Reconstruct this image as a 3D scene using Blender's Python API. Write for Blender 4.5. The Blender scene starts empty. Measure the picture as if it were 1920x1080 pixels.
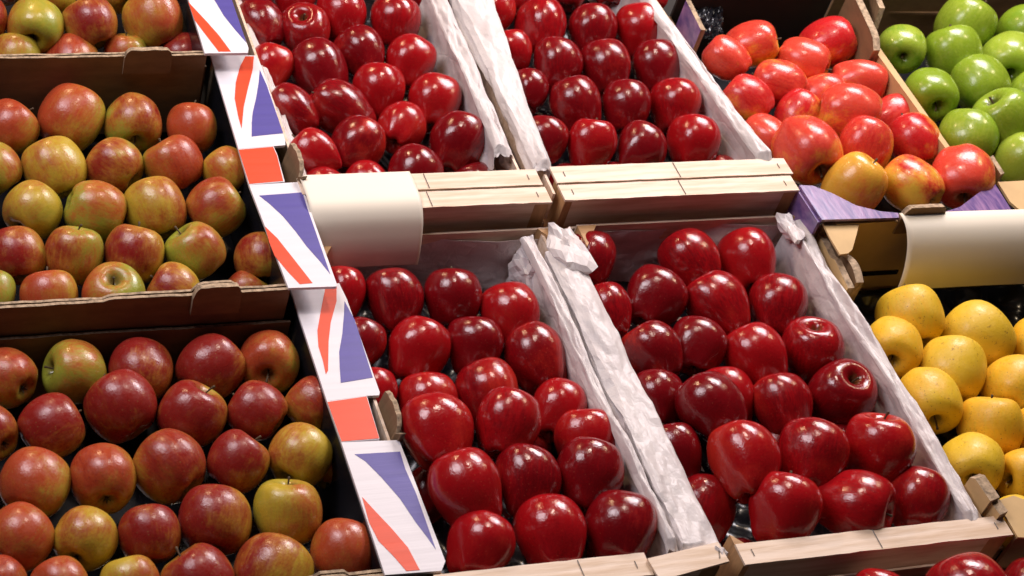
import bpy, math, random
from mathutils import Vector, Matrix, noise
random.seed(7)
S = bpy.context.scene
COL = S.collection
ZB = 0.85            # height of the middle tier's crate rims above the ground
CAMH = 1.5           # camera height above those rims

# ------------------------------------------------------------------ camera
RW = [[0.95498548, -0.05078256, 0.29227362],
      [-0.24092227, -0.70762291, 0.66424866],
      [0.17308726, -0.70476305, -0.68800425]]
F, CX, CY = 3354.31, 564.04, 511.5      # photograph pixels (1920 x 1080)
cr = Vector([r[0] for r in RW]).normalized()
fw = Vector([r[2] for r in RW]); fw = (fw - cr * fw.dot(cr)).normalized()
dn = fw.cross(cr).normalized()
cam_d = bpy.data.cameras.new('camera')
cam = bpy.data.objects.new('camera', cam_d); COL.objects.link(cam)
m = Matrix.Identity(4)
for i in range(3):
    m[i][0] = cr[i]; m[i][1] = -dn[i]; m[i][2] = -fw[i]
m[2][3] = CAMH + ZB
cam.matrix_world = m
cam_d.sensor_width = 36; cam_d.lens = F / 1920 * 36
cam_d.shift_x = (960 - CX) / 1920; cam_d.shift_y = -(540 - CY) / 1920
cam_d.clip_start = .05; cam_d.clip_end = 60
cam_d.dof.use_dof = True; cam_d.dof.focus_distance = 2.25; cam_d.dof.aperture_fstop = 11
S.camera = cam

def P(px, py, z=0.0):
    """point of the photograph -> point on the level plane z (relative to the middle rims)"""
    r = cr * (px - CX) + dn * (py - CY) + fw * F
    r = r * ((z - CAMH) / r.z)
    return Vector((r.x, r.y, z))

# ------------------------------------------------------------------ world and lamps
W = bpy.data.worlds.new('World'); S.world = W; W.use_nodes = True
W.node_tree.nodes['Background'].inputs[0].default_value = (.55, .5, .6, 1)
W.node_tree.nodes['Background'].inputs[1].default_value = .022
S.view_settings.view_transform = 'Standard'; S.view_settings.look = 'None'
S.view_settings.exposure = 0; S.view_settings.gamma = 1

def area(name, loc, aim, sx, sy, power, col):
    l = bpy.data.lights.new(name, 'AREA'); l.shape = 'RECTANGLE'; l.size = sx; l.size_y = sy
    l.energy = power; l.color = col
    o = bpy.data.objects.new(name, l); COL.objects.link(o)
    o.location = Vector(loc) + Vector((0, 0, ZB))
    d = Vector(aim) - Vector(loc)
    o.rotation_euler = d.to_track_quat('-Z', 'Y').to_euler()
def bulb(name, loc, r, power, col):
    l = bpy.data.lights.new(name, 'POINT'); l.shadow_soft_size = r; l.energy = power; l.color = col
    o = bpy.data.objects.new(name, l); COL.objects.link(o); o.location = Vector(loc) + Vector((0, 0, ZB))
area('left_soft_lamp', (-.15, 1.9, 1.45), (.8, 1.25, 0), .62, .85, 21, (.97, .90, .96))
area('right_soft_lamp', (1.95, 2.45, 1.2), (1.0, 1.5, 0), .72, .6, 32, (1, .92, .95))
bulb('rear_left_bulb', (.25, 3.0, 1.15), .065, 27, (1, .68, .38))
bulb('rear_right_bulb', (1.75, 3.0, 1.25), .06, 19, (1, .72, .46))
bulb('overhead_bulb', (.95, 2.0, 1.85), .09, 38, (1, .84, .70))
bulb('right_bulb', (2.35, 1.9, 1.0), .05, 11, (1, .76, .50))

# ------------------------------------------------------------------ materials
def node_mat(name):
    M = bpy.data.materials.new(name); M.use_nodes = True
    nt = M.node_tree; return M, nt, nt.nodes['Principled BSDF']
def N(nt, t, **k):
    n = nt.nodes.new(t)
    for a, b in k.items():
        if a.startswith('i_'):
            key = a[2:]; key = int(key) if key.isdigit() else key.replace('_', ' ')
            n.inputs[key].default_value = b
        else: setattr(n, a, b)
    return n
def mixc(nt, fac, a, b):
    n = nt.nodes.new('ShaderNodeMix'); n.data_type = 'RGBA'
    for s, v in ((0, fac), (6, a), (7, b)):
        if hasattr(v, 'node'): nt.links.new(v, n.inputs[s])
        else: n.inputs[s].default_value = v if s == 0 else (*v, 1)
    return n.outputs[2]
def ramp(nt, src, a, b, lo=0., hi=1.):
    n = N(nt, 'ShaderNodeMapRange'); n.inputs[1].default_value = a; n.inputs[2].default_value = b
    n.inputs[3].default_value = lo; n.inputs[4].default_value = hi; n.interpolation_type = 'SMOOTHSTEP'
    nt.links.new(src, n.inputs[0]); return n.outputs[0]
def math_(nt, op, a, b=0.):
    n = N(nt, 'ShaderNodeMath', operation=op)
    for i, v in enumerate((a, b)):
        if hasattr(v, 'node'): nt.links.new(v, n.inputs[i])
        else: n.inputs[i].default_value = v
    return n.outputs[0]
def bump(nt, bs, src, strength, dist):
    b = N(nt, 'ShaderNodeBump'); b.inputs['Strength'].default_value = strength; b.inputs['Distance'].default_value = dist
    nt.links.new(src, b.inputs['Height']); nt.links.new(b.outputs[0], bs.inputs['Normal'])

def noise_at(nt, vec, scale, detail=3, rough=.5, mapping=None):
    if mapping:
        mp = N(nt, 'ShaderNodeMapping'); mp.inputs['Scale'].default_value = mapping
        nt.links.new(vec, mp.inputs[0]); vec = mp.outputs[0]
    n = N(nt, 'ShaderNodeTexNoise'); n.inputs['Scale'].default_value = scale
    n.inputs['Detail'].default_value = detail; n.inputs['Roughness'].default_value = rough
    nt.links.new(vec, n.inputs['Vector']); return n.outputs[0]

def apple_mat(name, ground, ground2, blush, blush2, rough, speck=None, speck_amt=.45, coat=.08, bloom=.0, cavity=(.16, .13, .04), sharp=.28, streak=.5, spec=.5, sss=.0, stem_side=.35, side=.42, russ=.7, mid=None):
    """skin: ground colour, blush laid over it from the object's +X side; obj.color = (blush amount, hue shift, darkness)"""
    M, nt, bs = node_mat(name)
    tc = N(nt, 'ShaderNodeTexCoord'); oi = N(nt, 'ShaderNodeObjectInfo')
    add = N(nt, 'ShaderNodeVectorMath', operation='ADD'); nt.links.new(tc.outputs['Object'], add.inputs[0])
    sc = N(nt, 'ShaderNodeVectorMath', operation='SCALE'); sc.inputs[0].default_value = (37, 61, 23)
    nt.links.new(oi.outputs['Random'], sc.inputs['Scale']); nt.links.new(sc.outputs[0], add.inputs[1])
    vec = add.outputs[0]
    sep = N(nt, 'ShaderNodeSeparateXYZ'); nt.links.new(tc.outputs['Object'], sep.inputs[0])
    csep = N(nt, 'ShaderNodeSeparateColor'); nt.links.new(oi.outputs['Color'], csep.inputs[0])
    big = noise_at(nt, vec, 1.3, 3, .55)
    strk = noise_at(nt, vec, 3.2, 5, .65, (3.5, 3.5, .45))
    fine = noise_at(nt, vec, 26, 4, .7, (1, 1, .35))
    # how far into the blushed side
    t = math_(nt, 'ADD', math_(nt, 'MULTIPLY', sep.outputs[0], side), math_(nt, 'MULTIPLY', math_(nt, 'SUBTRACT', big, .5), 2.0))
    t = math_(nt, 'ADD', t, math_(nt, 'MULTIPLY', math_(nt, 'SUBTRACT', strk, .5), streak))
    t = math_(nt, 'ADD', t, math_(nt, 'MULTIPLY', math_(nt, 'SUBTRACT', fine, .5), .55))
    t = math_(nt, 'ADD', t, math_(nt, 'SUBTRACT', math_(nt, 'MULTIPLY', csep.outputs[0], 1.6), .8))
    bf = ramp(nt, t, -sharp, sharp)
    g = mixc(nt, ramp(nt, math_(nt, 'ADD', big, math_(nt, 'SUBTRACT', csep.outputs[1], .5)), .25, .75), ground, ground2)
    b = mixc(nt, ramp(nt, math_(nt, 'ADD', strk, math_(nt, 'SUBTRACT', csep.outputs[2], .5)), .3, .75), blush, blush2)
    if mid:
        g = mixc(nt, ramp(nt, t, -sharp * 1.3, sharp * .2), g, mid); bf = ramp(nt, t, -sharp * .5, sharp * 1.1)
    c = mixc(nt, bf, g, b)
    # cavity russet round the stem, tinted calyx
    rho = N(nt, 'ShaderNodeCombineXYZ'); nt.links.new(sep.outputs[0], rho.inputs[0]); nt.links.new(sep.outputs[1], rho.inputs[1])
    ln = N(nt, 'ShaderNodeVectorMath', operation='LENGTH'); nt.links.new(rho.outputs[0], ln.inputs[0])
    cavf = ramp(nt, math_(nt, 'ADD', ln.outputs['Value'], math_(nt, 'MULTIPLY', math_(nt, 'SUBTRACT', strk, .5), .3)), .1, stem_side, .8, 0.)
    c = mixc(nt, cavf, c, cavity)
    if speck:
        vo = N(nt, 'ShaderNodeTexVoronoi'); vo.inputs['Scale'].default_value = 6.5; nt.links.new(vec, vo.inputs['Vector'])
        sf = ramp(nt, vo.outputs['Distance'], .06, .16, speck_amt, 0.)
        c = mixc(nt, sf, c, speck)
        ru = ramp(nt, noise_at(nt, vec, 7, 7, .85, (1, 1, .6)), .60 - .04 * (russ - .7), .68, 0., speck_amt * russ)
        c = mixc(nt, ru, c, speck)
    nt.links.new(c, bs.inputs['Base Color'])
    rr = ramp(nt, noise_at(nt, vec, 5, 4), .3, .7, rough * .75, rough * 1.3)
    nt.links.new(rr, bs.inputs['Roughness'])
    bs.inputs['Specular IOR Level'].default_value = spec
    bs.inputs['Coat Weight'].default_value = coat; bs.inputs['Coat Roughness'].default_value = .12
    if sss: bs.inputs['Subsurface Weight'].default_value = sss; bs.inputs['Subsurface Radius'].default_value = (.3, .1, .03); bs.inputs['Subsurface Scale'].default_value = .006
    bump(nt, bs, noise_at(nt, vec, 14, 2, .5), .06, .012)
    return M
MAT = {}
MAT['delicious'] = apple_mat('glossy_red_skin', (.46, .022, .014), (.34, .012, .010), (.18, .003, .006), (.34, .005, .008), .20,
                             speck=(.55, .13, .07), speck_amt=.24, coat=.15, streak=1.1, sharp=.5, spec=.55, cavity=(.12, .05, .015), stem_side=.25)
MAT['bicolour'] = apple_mat('bicolour_skin', (.50, .35, .035), (.29, .31, .035), (.25, .016, .012), (.40, .06, .02), .31,
                            speck=(.40, .25, .09), speck_amt=.45, coat=.08, streak=1.25, sharp=.62, side=.7, mid=(.44, .17, .028))
MAT['pink'] = apple_mat('pink_red_skin', (.76, .44, .05), (.76, .34, .04), (.52, .016, .018), (.66, .06, .035), .27,
                        speck=(.8, .3, .1), speck_amt=.22, coat=.2, streak=.9, sharp=.40, side=.6, mid=(.78, .24, .04))
MAT['green'] = apple_mat('green_skin', (.17, .31, .018), (.27, .40, .03), (.22, .33, .02), (.32, .42, .04), .27,
                         speck=(.5, .58, .25), speck_amt=.35, coat=.25, cavity=(.09, .10, .02), stem_side=.3)
MAT['yellow'] = apple_mat('yellow_skin', (.76, .50, .028), (.64, .48, .04), (.78, .43, .02), (.72, .47, .03), .48,
                          speck=(.30, .14, .02), speck_amt=.8, russ=1.5, coat=.03, cavity=(.14, .12, .02), stem_side=.3)

def plain(name, col, rough=.6, nscale=40, namt=.15, bstr=.1, stretch=(1, 1, 1), coat=0, spec=.5, col2=None, trans=0):
    M, nt, bs = node_mat(name)
    tc = N(nt, 'ShaderNodeTexCoord')
    n = noise_at(nt, tc.outputs['Object'], nscale, 5, .6, stretch)
    d = col2 or tuple(v * (1 - namt * 2) for v in col)
    nt.links.new(mixc(nt, ramp(nt, n, .3, .75), col, d), bs.inputs['Base Color'])
    bs.inputs['Roughness'].default_value = rough; bs.inputs['Coat Weight'].default_value = coat
    bs.inputs['Specular IOR Level'].default_value = spec
    if bstr: bump(nt, bs, n, bstr, .002)
    return M
MAT['wood'] = plain('pale_poplar_veneer', (.86, .70, .57), .6, 9, .1, .35, (1, 14, 14), col2=(.64, .46, .31))
MAT['wood_end'] = plain('warm_poplar_post', (.58, .33, .15), .65, 22, .2, .3, (1, 6, 1))
MAT['staple'] = plain('steel_wire', (.10, .09, .09), .35, 30, .1, 0)
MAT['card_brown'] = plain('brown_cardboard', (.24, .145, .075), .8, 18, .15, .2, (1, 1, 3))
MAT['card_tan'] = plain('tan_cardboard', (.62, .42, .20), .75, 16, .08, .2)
MAT['card_edge'] = plain('torn_cardboard_edge', (.52, .38, .25), .9, 120, .35, 1.0, (1, 1, .4))
MAT['white_print'] = plain('white_printed_board', (.78, .75, .79), .42, 9, .03, .35, (.3, 9, 1))
MAT['orange_print'] = plain('orange_printed_board', (.80, .075, .022), .42, 9, .06, .35, (.3, 9, 1))
MAT['blue_print'] = plain('blue_printed_board', (.095, .078, .34), .42, 9, .06, .35, (.3, 9, 1))
MAT['purple'] = plain('purple_printed_board', (.10, .06, .22), .25, 45, .2, .12, (3, .5, 1), coat=.5, col2=(.34, .19, .38))  # pinkish second colour paints a streaky sheen into the purple
MAT['tray'] = plain('black_tray_and_shade', (.012, .012, .016), .22, 10, .1, .3)  # black plastic; doubles as painted shade inside the flag boxes
MAT['cream_card'] = plain('cream_card', (.86, .79, .66), .55, 4, .03, 0)
MAT['stem'] = plain('woody_stem', (.10, .06, .025), .7, 20, .3, .4)
MAT['calyx'] = plain('dry_calyx', (.035, .025, .012), .9, 20, .3, .4)
MAT['dark'] = plain('dark_stand_boards', (.02, .016, .014), .8, 8, .2, .2)
MAT['ground'] = plain('dark_asphalt', (.045, .043, .042), .85, 30, .2, .4)
def paper_mat():
    M, nt, bs = node_mat('white_tissue_paper')
    tc = N(nt, 'ShaderNodeTexCoord')
    n = noise_at(nt, tc.outputs['Object'], 28, 6, .65)
    nt.links.new(mixc(nt, ramp(nt, n, .3, .7), (.85, .80, .79), (.79, .73, .73)), bs.inputs['Base Color'])
    bs.inputs['Roughness'].default_value = .42
    r1 = math_(nt, 'ABSOLUTE', math_(nt, 'SUBTRACT', noise_at(nt, tc.outputs['Object'], 26, 2, .5, (1, .6, 1)), .5))
    r2 = math_(nt, 'ABSOLUTE', math_(nt, 'SUBTRACT', noise_at(nt, tc.outputs['Object'], 70, 3, .6), .5))
    h = math_(nt, 'ADD', ramp(nt, r1, 0, .05), math_(nt, 'MULTIPLY', ramp(nt, r2, 0, .09), .3))
    bump(nt, bs, h, .26, .0016)
    # thin paper lets some light through
    tr = N(nt, 'ShaderNodeBsdfTranslucent'); tr.inputs[0].default_value = (.8, .7, .7, 1)
    mx = N(nt, 'ShaderNodeMixShader'); mx.inputs[0].default_value = .22
    nt.links.new(bs.outputs[0], mx.inputs[1]); nt.links.new(tr.outputs[0], mx.inputs[2])
    nt.links.new(mx.outputs[0], nt.nodes['Material Output'].inputs[0])
    return M
MAT['paper'] = paper_mat()

# ------------------------------------------------------------------ object helpers
def tag(o, label=None, cat=None, group=None, kind=None):
    if label: o['label'] = label
    if cat: o['category'] = cat
    if group: o['group'] = group
    if kind: o['kind'] = kind
    return o
def thing(name, loc, label, cat, group=None):
    o = bpy.data.objects.new(name, None); o.empty_display_size = .02; COL.objects.link(o)
    o.location = Vector(loc) + Vector((0, 0, ZB)); o['_o'] = tuple(loc)
    return tag(o, label, cat, group)
class MB:
    def __init__(s): s.v = []; s.f = []; s.m = []
    def box(s, a, b, mi=0):
        x0, y0, z0 = a; x1, y1, z1 = b; n = len(s.v)
        s.v += [(x0,y0,z0),(x1,y0,z0),(x1,y1,z0),(x0,y1,z0),(x0,y0,z1),(x1,y0,z1),(x1,y1,z1),(x0,y1,z1)]
        for q in ((0,3,2,1),(4,5,6,7),(0,1,5,4),(1,2,6,5),(2,3,7,6),(3,0,4,7)):
            s.f.append(tuple(n + i for i in q)); s.m.append(mi)
        return s
    def prism(s, pts, d, mi=0):
        """polygon pts extruded by vector d"""
        n = len(s.v); k = len(pts); d = Vector(d)
        s.v += [tuple(p) for p in pts] + [tuple(Vector(p) + d) for p in pts]
        s.f.append(tuple(n + i for i in range(k))); s.f.append(tuple(n + k + i for i in reversed(range(k))))
        for i in range(k): s.f.append((n + i, n + (i + 1) % k, n + k + (i + 1) % k, n + k + i))
        s.m += [mi] * (k + 2); return s
    def grid(s, fn, nu, nv, mi=0):
        n = len(s.v)
        for i in range(nu + 1):
            for j in range(nv + 1): s.v.append(tuple(fn(i / nu, j / nv)))
        for i in range(nu):
            for j in range(nv):
                a = n + i * (nv + 1) + j; s.f.append((a, a + nv + 1, a + nv + 2, a + 1)); s.m.append(mi)
        return s
    def tube(s, pts, rs, seg=8, mi=0):
        n = len(s.v)
        for i, p in enumerate(pts):
            p = Vector(p); t = (Vector(pts[min(i + 1, len(pts) - 1)]) - Vector(pts[max(i - 1, 0)])).normalized()
            a = t.orthogonal().normalized(); b = t.cross(a); r = rs[i]
            for k in range(seg):
                w = 2 * math.pi * k / seg; s.v.append(tuple(p + a * math.cos(w) * r + b * math.sin(w) * r))
        for i in range(len(pts) - 1):
            for k in range(seg):
                a = n + i * seg + k; b = n + i * seg + (k + 1) % seg
                s.f.append((a, b, b + seg, a + seg)); s.m.append(mi)
        s.f.append(tuple(n + k for k in reversed(range(seg)))); s.m.append(mi)
        e = n + (len(pts) - 1) * seg; s.f.append(tuple(e + k for k in range(seg))); s.m.append(mi)
        return s
    def mesh(s, name, mats, origin=(0, 0, 0), smooth=False, fixn=True):
        o = Vector(origin); me = bpy.data.meshes.new(name)
        me.from_pydata([tuple(Vector(v) - o) for v in s.v], [], s.f)
        for mm in mats: me.materials.append(MAT[mm])
        for p, mi in zip(me.polygons, s.m): p.material_index = mi; p.use_smooth = smooth
        if fixn:
            import bmesh
            bm = bmesh.new(); bm.from_mesh(me); bmesh.ops.recalc_face_normals(bm, faces=bm.faces); bm.to_mesh(me); bm.free()
        me.update(); return me
    def build(s, name, mats, parent=None, origin=None, smooth=False, bevel=0, label=None, solid=0, fixn=True):
        if isinstance(mats, str): mats = [mats]
        if origin is None:
            origin = tuple(sum(v[i] for v in s.v) / len(s.v) for i in range(3))
        o = bpy.data.objects.new(name, s.mesh(name, mats, origin, smooth, fixn)); COL.objects.link(o)
        o['_o'] = tuple(origin)
        if parent:
            o.parent = parent; o.location = Vector(origin) - Vector(parent['_o'])
        else: o.location = Vector(origin) + Vector((0, 0, ZB))
        if solid:
            sm = o.modifiers.new('solid', 'SOLIDIFY'); sm.thickness = solid; sm.offset = -1
        if bevel:
            bv = o.modifiers.new('bevel', 'BEVEL'); bv.width = bevel; bv.segments = 2; bv.limit_method = 'ANGLE'
        if label: o['label'] = label
        return o
def fbm(p, k=3):
    s = 0; a = 1
    for i in range(k): s += a * noise.noise(p * (2 ** i)); a *= .5
    return s
def crease(p):
    """sharp ridge noise like crumpled paper"""
    q = p + Vector((noise.noise(p * .7), noise.noise(p * .7 + Vector((9, 3, 1))), 0)) * .5
    return (1 - abs(noise.noise(q)) * 2.4) * .6 + (1 - abs(noise.noise(q * 2.3 + Vector((5, 5, 5)))) * 2.4) * .3

def facet(x, y, seed):
    """crisp folded-paper relief: random heights joined by flat triangles"""
    c, s_ = math.cos(seed * 1.7), math.sin(seed * 1.7)
    x, y = x * c - y * s_ + .35 * noise.noise(Vector((x * .6, y * .6, seed))), x * s_ + y * c
    k = (x + y) * .3660254; i, j = math.floor(x + k), math.floor(y + k)
    fx, fy = x + k - i, y + k - j
    h = lambda a, b: noise.cell(Vector((a * 1.0 + .5, b * 1.0 + .5, seed * 3 + .5)))
    if fx > fy: return h(i, j) * (1 - fx) + h(i + 1, j) * (fx - fy) + h(i + 1, j + 1) * fy - .5
    return h(i, j) * (1 - fy) + h(i, j + 1) * (fy - fx) + h(i + 1, j + 1) * fx - .5
# ------------------------------------------------------------------ setting
g = MB().box((-6, -4, -ZB - .02), (9, 10, -ZB)).build('ground', 'ground'); tag(g, kind='structure')
ZR = {0: .03, 1: 0., 2: -.035, 3: -.075}      # rim height of each tier
st = thing('display_stand', (1, 1.6, -ZB), 'dark stepped stand carrying all the crates and boxes', 'stand')
for nm, y0, y1, zt in (('shelf', 2.13, 2.75, -.145), ('shelf', 1.57, 2.13, -.16), ('shelf', .97, 1.57, -.205), ('shelf', .40, .97, -.25)):
    MB().box((-.3, y0, zt - .02), (2.9, y1 - .003, zt)).build(nm, 'dark', st)
MB().box((-.3, 2.755, -ZB), (2.9, 2.775, .05)).build('back_panel', 'dark', st)
for x in (-.27, 1.3, 2.85):
    for y, zt in ((.43, -.27), (2.7, -.165)):
        MB().box((x - .02, y - .02, -ZB), (x + .02, y + .02, zt)).build('leg', 'dark', st)

# ------------------------------------------------------------------ wooden crates
def staple(x, y, z, par, l=.009, a=0.):
    d = Vector((math.sin(a), math.cos(a), 0)) * l / 2; c = Vector((x, y, z))
    MB().tube([c - d - Vector((0, 0, .002)), c - d + Vector((0, 0, .0008)), c + d + Vector((0, 0, .0008)), c + d - Vector((0, 0, .002))], [.0005] * 4, 6).build('staple', 'staple', par)
def wood_crate(x0, x1, y0, yb, z, slats, label, depth=.115, walls=None):
    """y0 front edge of the flat top slats, yb rear end; slats = list of (y_front, y_back, dx0, dx1, dz)"""
    t = thing('wooden_crate', ((x0 + x1) / 2, (y0 + yb) / 2, z - depth - .008), label, 'crate', 'wooden apple crates')
    zb = z - depth
    for k, (a, b, d0, d1, dz) in enumerate(slats):
        n = 24; sag = [random.uniform(-.0006, .0006) for _ in range(n + 1)]
        xs = [x0 + d0 + (x1 + d1 - x0 - d0) * i / n for i in range(n + 1)]
        mb = MB()
        pts = [Vector((x, a + sag[i], z + dz)) for i, x in enumerate(xs)] + [Vector((x, b + sag[n - i] * .7, z + dz)) for i, x in enumerate(reversed(xs))]
        mb.prism(pts, (0, 0, -.0035))
        s = mb.build('top_slat', 'wood', t)
        for sx in (x0 + d0 + .016, x1 + d1 - .016): staple(sx, (a + b) / 2, z + dz, s)
        for sx in ((x0 + x1) / 2 + .005 * k,): staple(sx, (a + b) / 2, z + dz, s, (b - a) * .9)
    ya = slats[0][0]

    # recessed front board below the slats, posts at its ends
    MB().box((x0 + .012, ya + .010, z - .060), (x1 - .012, ya + .014, z - .007)).build('front_board', 'wood', t)
    MB().box((x0 + .012, ya + .0105, z - depth), (x1 - .012, ya + .0145, z - .066)).build('front_board', 'wood', t)
    for sx, q in ((x0, 1), (x1, -1)):
        tri = [Vector((sx + q * .002, ya + .003, z - .0045)), Vector((sx + q * .030, ya + .0155, z - .0045)), Vector((sx + q * .002, ya + .045, z - .0045))]
        MB().prism(tri, (0, 0, -(depth - .005))).build('corner_post', 'wood_end', t)
        tri = [Vector((sx + q * .002, yb - .045, z - .002)), Vector((sx + q * .030, yb - .006, z - .002)), Vector((sx + q * .002, yb - .006, z - .002))]
        MB().prism(tri, (0, 0, -(depth - .004))).build('corner_post', 'wood_end', t)
        wf, wb = (walls[0] if q > 0 else walls[1])
        for za, zc in ((z - .052, z - .006), (z - depth, z - .060)):
            MB().prism([Vector((wf, ya + .018, za)), Vector((wf, ya + .018, zc)), Vector((wb, yb - .004, zc)), Vector((wb, yb - .004, za))], (q * .0035, 0, 0)).build('side_board', 'wood', t)
    MB().box((x0 + .004, yb - .0035, z - .060), (x1 - .004, yb, z - .006)).build('back_board', 'wood', t)
    MB().box((x0 + .004, yb - .0035, z - depth), (x1 - .004, yb, z - .066)).build('back_board', 'wood', t)
    for i in range(4):
        w = (x1 - x0) / 4
        MB().box((x0 + i * w + .004, ya + .016, zb - .006), (x0 + (i + 1) * w - .004, yb - .005, zb)).build('base_board', 'wood', t)
    return t
def tray(x0, x1, y0, y1, z, label):
    t = thing('fruit_tray', ((x0 + x1) / 2, (y0 + y1) / 2, z), label, 'tray', 'black moulded trays under the apples')
    def fn(u, v):
        x = x0 + (x1 - x0) * u; y = y0 + (y1 - y0) * v
        e = min(u, 1 - u, v, 1 - v)
        h = -.008 * math.sin(x * 84) * math.sin(y * 74)
        return (x, y, z + h + max(0, .02 - e * .4) * .8)
    MB().grid(fn, 60, 70).build('pocket_sheet', 'tray', t, smooth=True, solid=.001)
    return t
z1, z2 = ZR[1], ZR[2]
UL = wood_crate(.674, 1.012, 1.555, 2.125, z1, [(1.555, 1.585, 0, 0, -.0015), (1.5865, 1.617, 0, -.003, 0.001)], 'pale wooden crate carrying the cream price card on its front slats', walls=((.680, .680), (.990, .998)))
UM = wood_crate(1.032, 1.390, 1.557, 2.125, z1, [(1.557, 1.5875, 0, -.003, -.0015), (1.589, 1.621, -.001, .001, .001)], 'pale wooden crate on the upper tier beside the purple box of pink apples', walls=((1.022, 1.03), (1.372, 1.345)))
LL = wood_crate(.685, 1.026, .988, 1.548, z2, [(.988, 1.0185, 0, -.088, 0)], 'pale wooden crate with a broken front slat on the lower tier', walls=((.690, .690), (1.004, 1.004)))
LR = wood_crate(1.053, 1.414, .988, 1.550, z2, [(.988, 1.0165, 0, 0, 0)], 'pale wooden crate on the lower tier beside the box of yellow apples', walls=((1.024, 1.024), (1.392, 1.392)))
BR = wood_crate(1.20, 1.56, .42, .982, ZR[3] - .02, [(.42, .45, 0, 0, 0)], 'wooden crate of red apples in front of the lower tier, almost out of view', walls=((1.204, 1.204), (1.556, 1.556)))
for a, l in (((.664, 1.006, 1.605, 2.118, -.108), 'black tray added to darken gaps in the crate with the price card'), ((1.039, 1.384, 1.605, 2.118, -.108), 'black tray added to darken gaps in the upper crate beside the purple box'),
             ((.692, 1.020, 1.035, 1.54, -.143), 'black tray added to darken gaps in the crate with the broken front slat'), ((1.06, 1.407, 1.035, 1.54, -.143), 'black tray added to darken gaps in the lower crate beside the yellow apples')):
    tray(*a, l)  # unseen trays, added so the gaps between the red apples look dark
# loose end of the broken front slat of the lower left crate
a, b, c, d = P(1212, 1051, z2), P(1343, 1022, z2), P(1364, 1058, z2), P(1236, 1092, z2)
br = MB().prism([a + Vector((0, 0, .004)), b + Vector((0, 0, .006)), c + Vector((0, 0, .006)), d + Vector((0, 0, .004))], (0, 0, -.0035)).build('broken_slat', 'wood', LL, label='loose broken end of the front slat')
staple(P(1345, 1045, z2).x, P(1345, 1045, z2).y, z2 + .006, br, .011, .3)

# ------------------------------------------------------------------ paper liners
def flap_mesh(xt, xo, s, ya, yb, z, seed, top=.004, inner=.095, outer=.03, slope=.035, amp=1., fray=.0):
    """paper over one side wall. xt(y): inner edge of the flat top, xo(y): outer edge; s=+1 when the crate's inside lies towards +x"""
    def fn(u, v):
        y = ya + (yb - ya) * u
        if fray and u == 0: y += fray * noise.noise(Vector((v * 9, seed, 0)))
        if u < .06: y += (1 - u / .06) * fray * noise.noise(Vector((v * 7 + 3, seed, 1)))
        a, b = xt(y), xo(y)
        if v < .42:      # inner side, from the bottom up
            w = v / .42
            x = a + s * slope * (1 - w) ** .8 ; zz = z + top - inner * (1 - w) ** 1.15
            nx, nz = s * .8, .6
        elif v < .80:
            w = (v - .42) / .38
            x = a + (b - a) * w; zz = z + top + .006 * math.sin(math.pi * w) ** .6
            nx, nz = 0, 1
        else:
            w = (v - .80) / .20
            x = b - s * .003 * w; zz = z + top - outer * w; nx, nz = -s, .2
        pv = v * 3.0
        d = (facet(y * 7, pv * 1.5, seed * .1) * .0062 + facet(y * 20, pv * 2.2, seed + 20) * .0034 + facet(y * 55, pv * 5, seed + 40) * .0014) * amp
        e = fbm(Vector((y * 5, seed * 2.2, 4)), 2) * .0018 * amp
        k = min(1., u / .022)
        d *= k; zz -= (1 - k) * (top + .006)
        return (x + nx * d + e, y, zz + nz * d)
    return MB().grid(fn, 300, 50)
def panel_mesh(x0, x1, y, z, seed, h=.10, lean=.02, amp=1., scallop=0.):
    def fn(u, v):
        x = x0 + (x1 - x0) * u
        top = z + fbm(Vector((x * 8, seed, 0)), 2) * .004
        zz = top - h * v
        d = (facet(x * 8, v * 1.6, seed) * .006 + facet(x * 24, v * 4, seed + 20) * .002 + fbm(Vector((x * 9, v * 3, seed)), 3) * .004) * amp
        return (x, y - .004 - lean * v ** 1.3 - d, zz)
    return MB().grid(fn, 130, 34)
def lin(a, ya, b, yb): return lambda y: a + (b - a) * (y - ya) / (yb - ya)
def liner(label, base, flaps, panel=None, extra=()):
    t = thing('paper_liner', base, label, 'paper liner', 'white paper liners of the wooden crates')
    for f in flaps: flap_mesh(*f[:7], **(f[7] if len(f) > 7 else {})).build('side_flap', 'paper', t, smooth=False, solid=.0003, fixn=False)
    if panel: panel_mesh(*panel[:5], **(panel[5] if len(panel) > 5 else {})).build('back_flap', 'paper', t, smooth=False, solid=.0003, fixn=False)
    return t
# (inner edge fn, outer edge fn, side, y0, y1, z, seed)
liner('crumpled white paper lining the crate with the price card', (.83, 1.8, -.1),
      [(lin(.960, 1.62, .978, 2.0), lin(.988, 1.62, 1.006, 2.0), -1, 1.648, 2.12, z1, 1, dict(slope=.004, fray=.02)),
       (lambda y: .700, lambda y: .684, 1, 1.62, 2.12, z1, 2, dict(top=-.02))])
liner('crumpled white paper lining the upper crate beside the purple box', (1.2, 1.8, -.1),
      [(lin(1.036, 1.63, 1.074, 2.0), lin(1.008, 1.63, 1.012, 2.0), 1, 1.616, 2.12, z1, 3, dict(slope=.002, top=.005, fray=.004, outer=.02)),
       (lin(1.348, 1.63, 1.317, 2.0), lin(1.374, 1.63, 1.345, 2.0), -1, 1.616, 2.12, z1, 4, dict(slope=.003, top=.005, fray=.004))])
ll = liner('crumpled white paper lining the lower crate beside the flag printed boxes', (.85, 1.3, -.14),
      [(lin(.968, 1.02, .966, 1.5), lin(.982, 1.02, .982, 1.5), -1, 1.016, 1.525, z2, 5, dict(slope=.004, top=.004, fray=.003))],
      (.70, 1.0, 1.542, z2 - .016, 6, dict(h=.10, lean=.02)))
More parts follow.
